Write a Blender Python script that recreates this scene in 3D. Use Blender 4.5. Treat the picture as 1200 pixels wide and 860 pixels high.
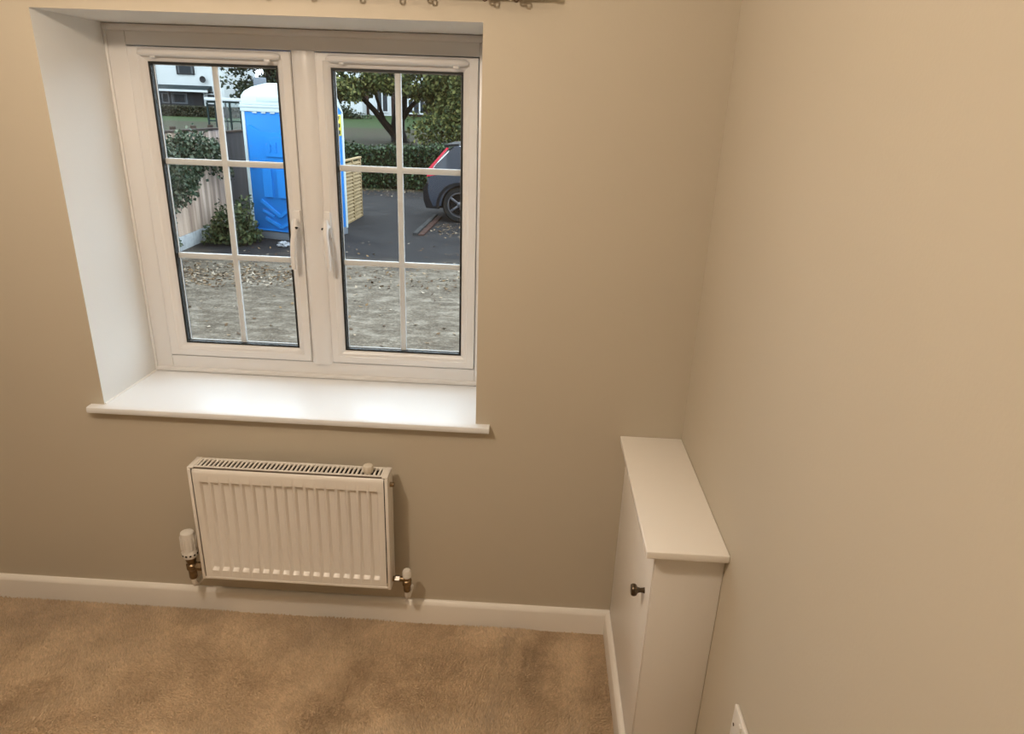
import bpy, bmesh, math, random
import numpy as np
from mathutils import Vector, Matrix
PI = math.pi
for o in list(bpy.data.objects): bpy.data.objects.remove(o)
SC = bpy.context.scene
COL = SC.collection

# ------------------------------------------------------------------ camera
cd = bpy.data.cameras.new('camera'); cam = bpy.data.objects.new('camera', cd); COL.objects.link(cam)
SC.camera = cam
F_PX = 796.64
cd.sensor_fit = 'HORIZONTAL'; cd.sensor_width = 36.0; cd.lens = 36.0 * F_PX / 1200.0
cd.clip_start = 0.02; cd.clip_end = 400
pitch, yaw, roll = math.radians(-20.54836824), math.radians(1.93857411), math.radians(2.16430128)
Fw = Vector((-math.sin(yaw)*math.cos(pitch), math.cos(yaw)*math.cos(pitch), math.sin(pitch)))
Rt = Vector((math.cos(yaw), math.sin(yaw), 0)); Up = Rt.cross(Fw)
R2 = Rt*math.cos(roll) + Up*math.sin(roll); U2 = -Rt*math.sin(roll) + Up*math.cos(roll)
M = Matrix((R2, U2, -Fw)).transposed().to_4x4(); M.translation = Vector((0.43415, -1.85988, 1.63780))
cam.matrix_world = M

# ------------------------------------------------------------------ world: bright overcast sky
W = bpy.data.worlds.new('overcast_sky'); SC.world = W; W.use_nodes = True
nt = W.node_tree; bg = nt.nodes['Background']
tc = nt.nodes.new('ShaderNodeTexCoord'); nz = nt.nodes.new('ShaderNodeTexNoise'); nz.inputs['Scale'].default_value = 3.0
cr = nt.nodes.new('ShaderNodeValToRGB')
cr.color_ramp.elements[0].color = (0.66, 0.83, 0.97, 1); cr.color_ramp.elements[1].color = (0.86, 0.96, 1.0, 1)
nt.links.new(tc.outputs['Generated'], nz.inputs['Vector']); nt.links.new(nz.outputs['Fac'], cr.inputs['Fac'])
nt.links.new(cr.outputs['Color'], bg.inputs['Color']); bg.inputs['Strength'].default_value = 4.8

# ------------------------------------------------------------------ room lamp (warm ceiling pendant bulb, out of frame)
ld = bpy.data.lights.new('room_lamp', 'POINT'); ld.energy = 44; ld.color = (1.0, 0.82, 0.64); ld.shadow_soft_size = 0.055
lo = bpy.data.objects.new('room_lamp', ld); COL.objects.link(lo); lo.location = (-0.42, -1.20, 2.10)

SC.view_settings.view_transform = 'Standard'; SC.view_settings.look = 'None'
SC.view_settings.exposure = 0.0; SC.view_settings.gamma = 1.0; SC.view_settings.use_curve_mapping = False

# ================================================================== helpers
class MB:
    """collects shapes with material slots, then links them as ONE mesh object"""
    def __init__(s): s.v = []; s.f = []; s.m = []; s.s = []
    def add(s, vs, fs, mat=0, smooth=False):
        o = len(s.v); s.v += [tuple(p) for p in vs]
        for f in fs: s.f.append(tuple(i+o for i in f)); s.m.append(mat); s.s.append(smooth)
        return s
    def box(s, x0, x1, y0, y1, z0, z1, bev=0.0, mat=0, seg=2, mtx=None):
        bm = bmesh.new(); bmesh.ops.create_cube(bm, size=1)
        for v in bm.verts: v.co = Vector(((x0+x1)/2+v.co.x*(x1-x0), (y0+y1)/2+v.co.y*(y1-y0), (z0+z1)/2+v.co.z*(z1-z0)))
        if bev > 0: bmesh.ops.bevel(bm, geom=bm.edges[:]+bm.verts[:], offset=bev, segments=seg, profile=.5, affect='EDGES', clamp_overlap=True)
        if mtx: bm.transform(mtx)
        return s.bm(bm, mat, bev > 0)
    def bm(s, bm, mat=0, smooth=False):
        bm.verts.index_update()
        s.add([v.co[:] for v in bm.verts], [[v.index for v in f.verts] for f in bm.faces], mat, smooth); bm.free(); return s
    def tube(s, pts, r, n=12, mat=0, cap=True):
        pts = [Vector(p) for p in pts]; rr = r if isinstance(r, (list, tuple)) else [r]*len(pts)
        vs = []; fs = []; u = None
        for i, p in enumerate(pts):
            t = (pts[min(i+1, len(pts)-1)]-pts[max(i-1, 0)]).normalized()
            if u is None: u = t.orthogonal().normalized()
            u = (u - t*u.dot(t)).normalized(); w = t.cross(u)
            vs += [p+(u*math.cos(2*PI*k/n)+w*math.sin(2*PI*k/n))*rr[i] for k in range(n)]
        for i in range(len(pts)-1):
            for k in range(n): fs.append((i*n+k, i*n+(k+1) % n, (i+1)*n+(k+1) % n, (i+1)*n+k))
        if cap: fs.append(tuple(reversed(range(n)))); fs.append(tuple(range((len(pts)-1)*n, len(pts)*n)))
        return s.add(vs, fs, mat, True)
    def lathe(s, prof, n=24, mat=0, mtx=None):
        vs = []; fs = []
        for r, z in prof: vs += [Vector((r*math.cos(2*PI*k/n), r*math.sin(2*PI*k/n), z)) for k in range(n)]
        for i in range(len(prof)-1):
            for k in range(n): fs.append((i*n+k, i*n+(k+1) % n, (i+1)*n+(k+1) % n, (i+1)*n+k))
        fs.append(tuple(reversed(range(n)))); fs.append(tuple(range((len(prof)-1)*n, len(prof)*n)))
        if mtx: vs = [mtx@v for v in vs]
        return s.add(vs, fs, mat, True)
    def prism(s, poly, a, b, fn, mat=0, smooth=False):
        """poly of (u,v); fn(u,v,w)->xyz; extruded from w=a to w=b"""
        n = len(poly); vs = [fn(u, v, a) for u, v in poly]+[fn(u, v, b) for u, v in poly]
        fs = [tuple(range(n)), tuple(reversed(range(n, 2*n)))]+[(i, i+n, (i+1) % n+n, (i+1) % n) for i in range(n)]
        return s.add(vs, fs, mat, smooth)
    def build(s, name, mats, parent=None, loc=(0, 0, 0), kind=None, fixn=True):
        me = bpy.data.meshes.new(name); L = Vector(loc)
        me.from_pydata([Vector(p)-L for p in s.v], [], s.f)
        mats = mats if isinstance(mats, (list, tuple)) else [mats]
        for m in mats: me.materials.append(m)
        me.polygons.foreach_set('material_index', s.m); me.polygons.foreach_set('use_smooth', s.s)
        if fixn:
            bm = bmesh.new(); bm.from_mesh(me); bmesh.ops.recalc_face_normals(bm, faces=bm.faces); bm.to_mesh(me); bm.free()
        me.set_sharp_from_angle(angle=math.radians(38))
        o = bpy.data.objects.new(name, me); COL.objects.link(o); o.location = L
        if parent:
            o.parent = parent
            po = parent; off = Vector((0, 0, 0))
            while po: off += po.location; po = po.parent
            o.location = L - off
        if kind: o['kind'] = kind
        return o

def tag(o, label=None, cat=None, group=None, kind=None):
    if label: o['label'] = label
    if cat: o['category'] = cat
    if group: o['group'] = group
    if kind: o['kind'] = kind
    return o
def thing(name, loc, label, cat, group=None):
    o = bpy.data.objects.new(name, None); COL.objects.link(o); o.location = loc; o.empty_display_size = .1
    return tag(o, label, cat, group)
def raw_mesh(name, V, Fq, mat, parent=None, kind=None, smooth=False):
    me = bpy.data.meshes.new(name); V = np.asarray(V, np.float32); Fq = np.asarray(Fq, np.int32); k = Fq.shape[1]
    off = np.zeros(3, np.float32); po = parent
    while po: off += np.array(po.location[:], np.float32); po = po.parent
    V = V-off
    me.vertices.add(len(V)); me.vertices.foreach_set('co', V.ravel())
    me.loops.add(Fq.size); me.loops.foreach_set('vertex_index', Fq.ravel())
    me.polygons.add(len(Fq)); me.polygons.foreach_set('loop_start', np.arange(len(Fq), dtype=np.int32)*k)
    me.update(calc_edges=True); me.materials.append(mat)
    if smooth: me.polygons.foreach_set('use_smooth', [True]*len(Fq))
    o = bpy.data.objects.new(name, me); COL.objects.link(o)
    if parent: o.parent = parent
    if kind: o['kind'] = kind
    return o

# ------------------------------------------------------------------ materials
def mat(name, col, rough=.5, metal=0, noise=0, scale=20, bump=0, bscale=60, col2=None, spec=.5, detail=4, coat=0, stretch=None):
    m = bpy.data.materials.new(name); m.use_nodes = True; n = m.node_tree.nodes; l = m.node_tree.links
    b = n['Principled BSDF']; b.inputs['Base Color'].default_value = (*col, 1); b.inputs['Roughness'].default_value = rough
    b.inputs['Metallic'].default_value = metal; b.inputs['Specular IOR Level'].default_value = spec; b.inputs['Coat Weight'].default_value = coat
    t = n.new('ShaderNodeTexCoord'); vec = t.outputs['Object']
    if stretch:
        mp = n.new('ShaderNodeMapping'); mp.inputs['Scale'].default_value = stretch; l.new(vec, mp.inputs['Vector']); vec = mp.outputs['Vector']
    if noise or col2:
        z = n.new('ShaderNodeTexNoise'); z.inputs['Scale'].default_value = scale; z.inputs['Detail'].default_value = detail; l.new(vec, z.inputs['Vector'])
        r = n.new('ShaderNodeValToRGB'); r.color_ramp.elements[0].position = .32; r.color_ramp.elements[1].position = .68
        c2 = col2 or tuple(min(1, c*(1+noise)) for c in col); c1 = col if col2 else tuple(c*(1-noise) for c in col)
        r.color_ramp.elements[0].color = (*c1, 1); r.color_ramp.elements[1].color = (*c2, 1)
        l.new(z.outputs['Fac'], r.inputs['Fac']); l.new(r.outputs['Color'], b.inputs['Base Color'])
    if bump:
        z2 = n.new('ShaderNodeTexNoise'); z2.inputs['Scale'].default_value = bscale; z2.inputs['Detail'].default_value = 3; l.new(vec, z2.inputs['Vector'])
        bp = n.new('ShaderNodeBump'); bp.inputs['Strength'].default_value = bump; bp.inputs['Distance'].default_value = .01
        l.new(z2.outputs['Fac'], bp.inputs['Height']); l.new(bp.outputs['Normal'], b.inputs['Normal'])
    return m
def leaf_mat(name, c1, c2, c3, rough=.55):
    m = bpy.data.materials.new(name); m.use_nodes = True; n = m.node_tree.nodes; l = m.node_tree.links
    b = n['Principled BSDF']; b.inputs['Roughness'].default_value = rough; b.inputs['Specular IOR Level'].default_value = .15
    g = n.new('ShaderNodeNewGeometry'); r = n.new('ShaderNodeValToRGB')
    e = r.color_ramp.elements; e[0].color = (*c1, 1); e[1].color = (*c3, 1); e[0].position = .1; e[1].position = .95
    x = e.new(.55); x.color = (*c2, 1)
    l.new(g.outputs['Random Per Island'], r.inputs['Fac']); l.new(r.outputs['Color'], b.inputs['Base Color'])
    return m
def glass_mat(name, tint=(1, 1, 1), f0=1.0):
    m = bpy.data.materials.new(name); m.use_nodes = True; n = m.node_tree.nodes; l = m.node_tree.links
    for x in list(n):
        if x.type != 'OUTPUT_MATERIAL': n.remove(x)
    out = n['Material Output']; tr = n.new('ShaderNodeBsdfTransparent'); tr.inputs['Color'].default_value = (*tint, 1)
    gl = n.new('ShaderNodeBsdfGlossy'); gl.inputs['Roughness'].default_value = .01
    fr = n.new('ShaderNodeFresnel'); fr.inputs['IOR'].default_value = 1.45
    mu = n.new('ShaderNodeMath'); mu.operation = 'MULTIPLY'; mu.inputs[1].default_value = f0; l.new(fr.outputs[0], mu.inputs[0])
    mx = n.new('ShaderNodeMixShader'); ge = n.new('ShaderNodeNewGeometry'); sub = n.new('ShaderNodeMath'); sub.operation = 'SUBTRACT'; sub.inputs[0].default_value = 1.0; l.new(ge.outputs['Backfacing'], sub.inputs[1])
    m2 = n.new('ShaderNodeMath'); m2.operation = 'MULTIPLY'; l.new(mu.outputs[0], m2.inputs[0]); l.new(sub.outputs[0], m2.inputs[1])   # each pane reflects once, on its facing surface
    l.new(m2.outputs[0], mx.inputs[0]); l.new(tr.outputs[0], mx.inputs[1]); l.new(gl.outputs[0], mx.inputs[2])
    l.new(mx.outputs[0], out.inputs['Surface']); return m

m_wall = mat('beige_wall_paint', (.55, .493, .395), .62, noise=.012, scale=2.0, bump=.03, bscale=170, spec=.3)
m_rwall = m_wall
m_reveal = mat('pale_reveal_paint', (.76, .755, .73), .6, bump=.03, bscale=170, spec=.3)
m_ceil = mat('white_ceiling_paint', (.80, .79, .76), .8)
m_upvc = mat('white_window_plastic', (.72, .705, .69), .32)
m_gloss = mat('white_gloss_wood_paint', (.88, .845, .79), .24, bump=.02, bscale=25)
m_sill = mat('white_sill_gloss', (.80, .82, .84), .33, bump=.012, bscale=14)
m_rad = mat('white_radiator_enamel', (.83, .795, .745), .33)
m_dark = mat('dark_void', (.012, .011, .01), .8)
m_shade = mat('brown_gap_shade', (.17, .145, .115), .8)  # brown standing for the soft shade in the radiator's top gap
m_gasket = mat('black_rubber_gasket', (.006, .008, .008), .6)
m_bar = mat('white_glazing_bar', (.60, .62, .62), .4)
m_brass = mat('dull_brass', (.26, .19, .115), .36, 1, noise=.25, scale=60)
m_bronze = mat('dark_bronze', (.11, .085, .06), .3, 1)
m_chrome = mat('chrome', (.45, .42, .38), .42, 1)
m_plasw = mat('white_plastic', (.78, .75, .70), .38)
m_cream = mat('cream_plastic', (.70, .64, .54), .4)
m_caulk = mat('white_sealant', (.88, .87, .84), .4)
m_cab = mat('white_satin_wood_paint', (.82, .785, .735), .36, bump=.03, bscale=40)
m_pole = mat('dark_brown_pole', (.075, .045, .025), .35)
m_glass = glass_mat('window_glass')

def carpet_mat(name, pile):
    m = bpy.data.materials.new(name); m.use_nodes = True; n = m.node_tree.nodes; l = m.node_tree.links
    b = n['Principled BSDF']; b.inputs['Roughness'].default_value = .95; b.inputs['Specular IOR Level'].default_value = .08
    b.inputs['Sheen Weight'].default_value = .15; b.inputs['Sheen Roughness'].default_value = .5
    t = n.new('ShaderNodeTexCoord')
    z = n.new('ShaderNodeTexNoise'); z.inputs['Scale'].default_value = 4.6; z.inputs['Detail'].default_value = 6; z.inputs['Roughness'].default_value = .66; l.new(t.outputs['Object'], z.inputs['Vector'])
    r = n.new('ShaderNodeValToRGB'); e = r.color_ramp.elements; e[0].position = .38; e[1].position = .60
    e[0].color = (.50, .368, .24, 1); e[1].color = (.68, .515, .345, 1)
    l.new(z.outputs['Fac'], r.inputs['Fac'])
    if pile:
        g = n.new('ShaderNodeNewGeometry'); hs = n.new('ShaderNodeHueSaturation'); mr = n.new('ShaderNodeMapRange')
        mr.inputs['To Min'].default_value = .86; mr.inputs['To Max'].default_value = 1.12
        l.new(g.outputs['Random Per Island'], mr.inputs['Value']); l.new(mr.outputs['Result'], hs.inputs['Value'])
        l.new(r.outputs['Color'], hs.inputs['Color']); l.new(hs.outputs['Color'], b.inputs['Base Color'])
    else: l.new(r.outputs['Color'], b.inputs['Base Color'])
    return m
m_carpet = carpet_mat('beige_carpet_backing', False); m_pile = carpet_mat('beige_carpet_pile', True)

# ================================================================== the room shell
XL, XR, ZT, ZS = -.8792, .2679, 1.8416, .7513          # window opening
WX0, WX1, WY0, CZ = -2.7, .8891, -3.7, 2.42            # left wall, right wall, back wall, ceiling
WT = .42
def struct(mb, name, m, parent=None): return mb.build(name, m, parent, kind=None if parent else 'structure')

b = MB(); x0, x1, z0, z1 = WX0-.2, WX1+.2, -.5, CZ+.2
ZSo = ZS-.03                                            # sill board sits in the opening
O = [(x0, z0), (x1, z0), (x1, z1), (x0, z1)]; I = [(XL, ZSo), (XR, ZSo), (XR, ZT), (XL, ZT)]
vs = [(x, 0, z) for x, z in O]+[(x, 0, z) for x, z in I]+[(x, WT, z) for x, z in O]+[(x, WT, z) for x, z in I]
fs = []
for k in range(4):
    j = (k+1) % 4
    fs += [(k, j, 4+j, 4+k), (8+k, 12+k, 12+j, 8+j), (k, 8+k, 8+j, j)]
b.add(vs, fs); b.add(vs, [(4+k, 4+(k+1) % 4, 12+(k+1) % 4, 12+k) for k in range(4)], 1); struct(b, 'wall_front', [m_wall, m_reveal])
struct(MB().box(WX1, WX1+.2, WY0, 0, -.2, CZ), 'wall_right', m_rwall)
struct(MB().box(WX0-.2, WX0, WY0, 0, -.2, CZ), 'wall_left', m_wall)
struct(MB().box(WX0-.2, WX1+.2, WY0-.2, WY0, -.2, CZ), 'wall_back', m_wall)
struct(MB().box(WX0, WX1, WY0, 0, CZ, CZ+.2), 'ceiling', m_ceil)
struct(MB().box(WX0, WX1, WY0, 0, -.2, 0), 'floor', m_carpet)

SKH = .0907; SKP = [(0, 0), (.0165, 0), (.0165, SKH-.016), (.0155, SKH-.011), (.0075, SKH-.0015), (.005, SKH), (0, SKH)]
CX = .7289                                              # front plane of the boxed-in cupboard
struct(MB().prism(SKP, WX0, CX, lambda u, v, w: (w, -u, v), smooth=True), 'baseboard_front', m_gloss)
struct(MB().prism(SKP, WY0, -.016, lambda u, v, w: (WX0+u, w, v), smooth=True), 'baseboard_left', m_gloss)
struct(MB().prism(SKP, WY0, -.58, lambda u, v, w: (WX1-u, w, v), smooth=True), 'baseboard_right', m_gloss)

# ------------------------------------------------------------------ carpet pile: leaning tufts
def carpet():
    rng = np.random.default_rng(4)
    X0, X1, Y0, Y1, st = -2.25, .712, -1.12, -.0165, .0044
    gx, gy = np.meshgrid(np.arange(X0, X1, st), np.arange(Y0, Y1, st)); n = gx.size
    px = gx.ravel()+rng.uniform(-.5, .5, n)*st; py = gy.ravel()+rng.uniform(-.5, .5, n)*st
    px = np.minimum(px, X1); py = np.minimum(py, Y1)
    def fld(sd, k):                                     # smooth random field (sum of waves)
        r = np.random.default_rng(sd); f = np.zeros(n)
        for _ in range(10):
            a = r.uniform(0, 2*PI); kk = k*r.uniform(.5, 1.6); f += np.sin((px*math.cos(a)+py*math.sin(a))*kk+r.uniform(0, 7))
        return f/3.2
    lean = .9*np.tanh(1.5*fld(1, 9)+.8*fld(5, 26)); lx = .55*fld(2, 14)+rng.normal(0, .35, n); ly = lean+rng.normal(0, .35, n)
    # brushed tracks beside the cupboard
    tr = np.exp(-((px-.60)/.035)**2)-np.exp(-((px-.47)/.03)**2)+.8*np.exp(-((px-.40-.1*py)/.02)**2)
    ly += 1.2*tr*(py < -.06)
    h = .0085*(1+.12*rng.normal(0, 1, n)); r = .0038
    a = rng.uniform(0, 2*PI, n)
    base = [np.stack([px+r*np.cos(a+t), py+r*np.sin(a+t), np.full(n, .0004)], 1) for t in (0, 2*PI/3, 4*PI/3)]
    tip = np.stack([np.clip(px+lx*.006, X0, X1), np.clip(py+ly*.006, Y0, Y1), h], 1)
    V = np.stack(base+[tip], 1).reshape(-1, 3); i = np.arange(n)*4
    Fq = np.concatenate([np.stack([i, i+1, i+3], 1), np.stack([i+1, i+2, i+3], 1), np.stack([i+2, i, i+3], 1)])
    o = raw_mesh('carpet_pile', V, Fq, m_pile)
    tag(o, 'brushed beige carpet pile covering the floor under the radiator', 'carpet', kind='stuff')
carpet()

# ------------------------------------------------------------------ window_1
win = bpy.data.objects.new('window_1', None); COL.objects.link(win); win.location = ((XL+XR)/2, .30, ZS); win['kind'] = 'structure'
FD = .298                                              # room-side face of the outer frame
FX0, FX1, FZ0, FZ1 = XL, XR, ZS, ZT
S0, S1, S2, S3, SB, ST = -.8157, -.3225, -.2534, .2327, .8117, 1.7835
b = MB(); d1 = FD+.07
b.box(FX0, S0, FD, d1, FZ0, FZ1, .003); b.box(S3, FX1, FD, d1, FZ0, FZ1, .003)
b.box(S0, S3, FD, d1, FZ0, SB, .003); b.box(S0, S3, FD, d1, ST, FZ1, .003)
b.box(FX0, FX1, FD-.005, FD+.004, FZ0+.001, FZ0+.018, .004)         # bottom bead onto sill
b.box(FX0, FX1, FD-.008, FD+.004, FZ1-.020, FZ1-.001, .004)         # head bead
b.box(FX0, FX0+.009, FD-.006, FD+.004, FZ0, FZ1, .003)              # left bead
b.build('outer_frame', m_upvc, win)
MB().prism([(S1-.0005, FD+.06), (S1-.0005, FD+.003), (S1+.010, FD-.006), (S1+.020, FD-.0095), (S2-.024, FD-.0095), (S2-.012, FD-.006), (S2+.0, FD+.002), (S2, FD+.06)],
           SB-.006, ST, lambda u, v, w: (u, v, w), smooth=True).build('mullion', m_upvc, win)

def sash(xa, xb, side):
    fx = -1 if side == 'l' else 1
    w = .047; F0 = FD-.006; gy = FD+.012
    wl, wr = (.0535, .047) if side == 'l' else (.0435, .0475)
    ia, ib, ja, jb = xa+wl, xb-wr, SB+.044, ST-.042       # glass sight lines
    g = .0016
    b = MB()
    # mitred rails: profile from the outer edge in towards the glass (stepped, chamfered bead)
    prof = [(g, FD+.05), (g, F0+.003), (.004, F0), (.026, F0), (.029, F0+.003), (.032, F0+.0035), (w-.003, gy-.003), (w, gy), (w, FD+.05)]
    vs = []
    for u, y in prof:
        s = u/w
        a_, b_ = xa+u*wl/w, xb-u*wr/w
        vs += [(a_, y, SB+.044*s+g*(1-s)), (b_, y, SB+.044*s+g*(1-s)), (b_, y, ST-.042*s-g*(1-s)), (a_, y, ST-.042*s-g*(1-s))]
    fs = []
    for i in range(len(prof)-1):
        for k in range(4): fs.append((i*4+k, i*4+(k+1) % 4, (i+1)*4+(k+1) % 4, (i+1)*4+k))
    b.add(vs, fs)
    s = b.build('sash', m_upvc, win, loc=((xa+xb)/2, FD, SB))
    # black gasket lining the rebate down to the glass
    q = MB(); t = .0060; ya, yb = gy-.001, gy+.028
    q.box(ia, ia+t, ya, yb, ja, jb); q.box(ib-t, ib, ya, yb, ja, jb); q.box(ia+t, ib-t, ya, yb, ja, ja+t); q.box(ia+t, ib-t, ya, yb, jb-t, jb)
    q.build('gasket', m_gasket, s)
    for y in (gy+.004, gy+.021):
        MB().box(ia+t, ib-t, y, y+.004, ja+t, jb-t).build('glass_pane', m_glass, s)
    xm = (ia+ib)/2; yb0, yb1 = gy+.0090, gy+.0195
    for mz in (1.4547, 1.1562):
        MB().box(ia+t, ib-t, yb0, yb1, mz-.0095, mz+.0095, .003).build('glazing_bar', m_bar, s)
    MB().box(xm-.0095, xm+.0095, yb0-.0004, yb1+.0004, ja+t, jb-t, .003).build('glazing_bar', m_bar, s)
    # thin bright spacer bar round the sealed unit
    q = MB(); u = t+.0002; p = .0022; yb0, yb1 = gy+.0165, gy+.0205
    q.box(ia+u, ia+u+p, yb0, yb1, ja+u, jb-u); q.box(ib-u-p, ib-u, yb0, yb1, ja+u, jb-u); q.box(ia+u+p, ib-u-p, yb0, yb1, ja+u, ja+u+p); q.box(ia+u+p, ib-u-p, yb0, yb1, jb-u-p, jb-u)
    q.build('spacer_bar', mat('grey_spacer', (.55, .57, .57), .4), s)
    # trickle vent: long rounded hood
    vz = 1.765; va, vb = xa+.035, xb-.030
    q = MB(); ins = lambda e: e
    secs = [(va, .004, .004), (va+.010, .0105, .016), (va+.03, .0115, .022), (vb-.03, .0115, .022), (vb-.010, .0105, .018), (vb, .004, .008)]
    vs = []; fs = []; N = 10
    for (x, hh, dd) in secs:
        for k in range(N+1):
            a = -PI/2+PI*k/N; vs.append((x, F0-.0003-dd*math.cos(a), vz+hh*math.sin(a)))
    for i in range(len(secs)-1):
        for k in range(N): fs.append((i*(N+1)+k, i*(N+1)+k+1, (i+1)*(N+1)+k+1, (i+1)*(N+1)+k))
        fs.append((i*(N+1), (i+1)*(N+1), (i+1)*(N+1)+N, i*(N+1)+N))
    fs.append(tuple(range(N+1))); fs.append(tuple(range((len(secs)-1)*(N+1), len(secs)*(N+1))))
    q.add(vs, fs, 0, True); q.box(vb-.045, vb-.028, F0-.015, F0-.001, vz-.0165, vz-.008, .002)
    q.box(va+.04, va+.055, F0-.010, F0-.001, vz-.015, vz-.008, .002)
    q.build('trickle_vent', m_upvc, s)
    # cranked espag handle: boss, keyhole, blade hanging down
    hx = xb-.0135 if side == 'l' else xa+.0135
    h = MB(); hz = 1.262
    h.box(hx-.011, hx+.011, F0-.010, F0+.001, hz-.022, hz+.062, .004)
    h.tube([(hx, F0-.002, hz+.015), (hx, F0-.024, hz+.015)], [.010, .009], 14)
    k = fx*.006
    pts = [(hx, F0-.026, hz+.038), (hx, F0-.030, hz+.018), (hx+k*.2, F0-.040, hz-.004), (hx+k, F0-.046, hz-.04), (hx+k*1.3, F0-.047, hz-.08), (hx+k*1.4, F0-.045, hz-.118)]
    h.tube(pts, [.007, .0105, .009, .0085, .0085, .0070], 12)
    h.tube([(hx-fx*.006, F0-.0305, hz+.012), (hx-fx*.006, F0-.042, hz+.012)], [.0040, .0040], 12, mat=1)
    h.build('window_handle', [m_upvc, m_dark], s)
    return s
sash(S0, S1, 'l'); sash(S2, S3, 'r')
# sill board with nose
b = MB(); zt = ZS; zb = ZS-.021; n0 = -.0278
prof = [(FD+.03, zt), (n0+.006, zt), (n0+.0015, zt-.002), (n0, zt-.006), (n0, zb+.006), (n0+.002, zb+.0015), (n0+.006, zb), (-.0002, zb)]
E0, E1 = -.9203, .3101
b.prism([(y, z) for y, z in prof[1:]]+[(-.0002, zt)], E0, E1, lambda u, v, w: (w, u, v), smooth=True)
b.box(XL+.0003, XR-.0003, -.0002, FD+.06, zb-.008, zt)
b.build('window_sill', m_sill, win)
MB().tube([(XL+.002, .002, ZS+.001), (XL+.002, FD-.008, ZS+.001)], .0035, 8).build('sealant_bead', m_caulk, win)

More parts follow.
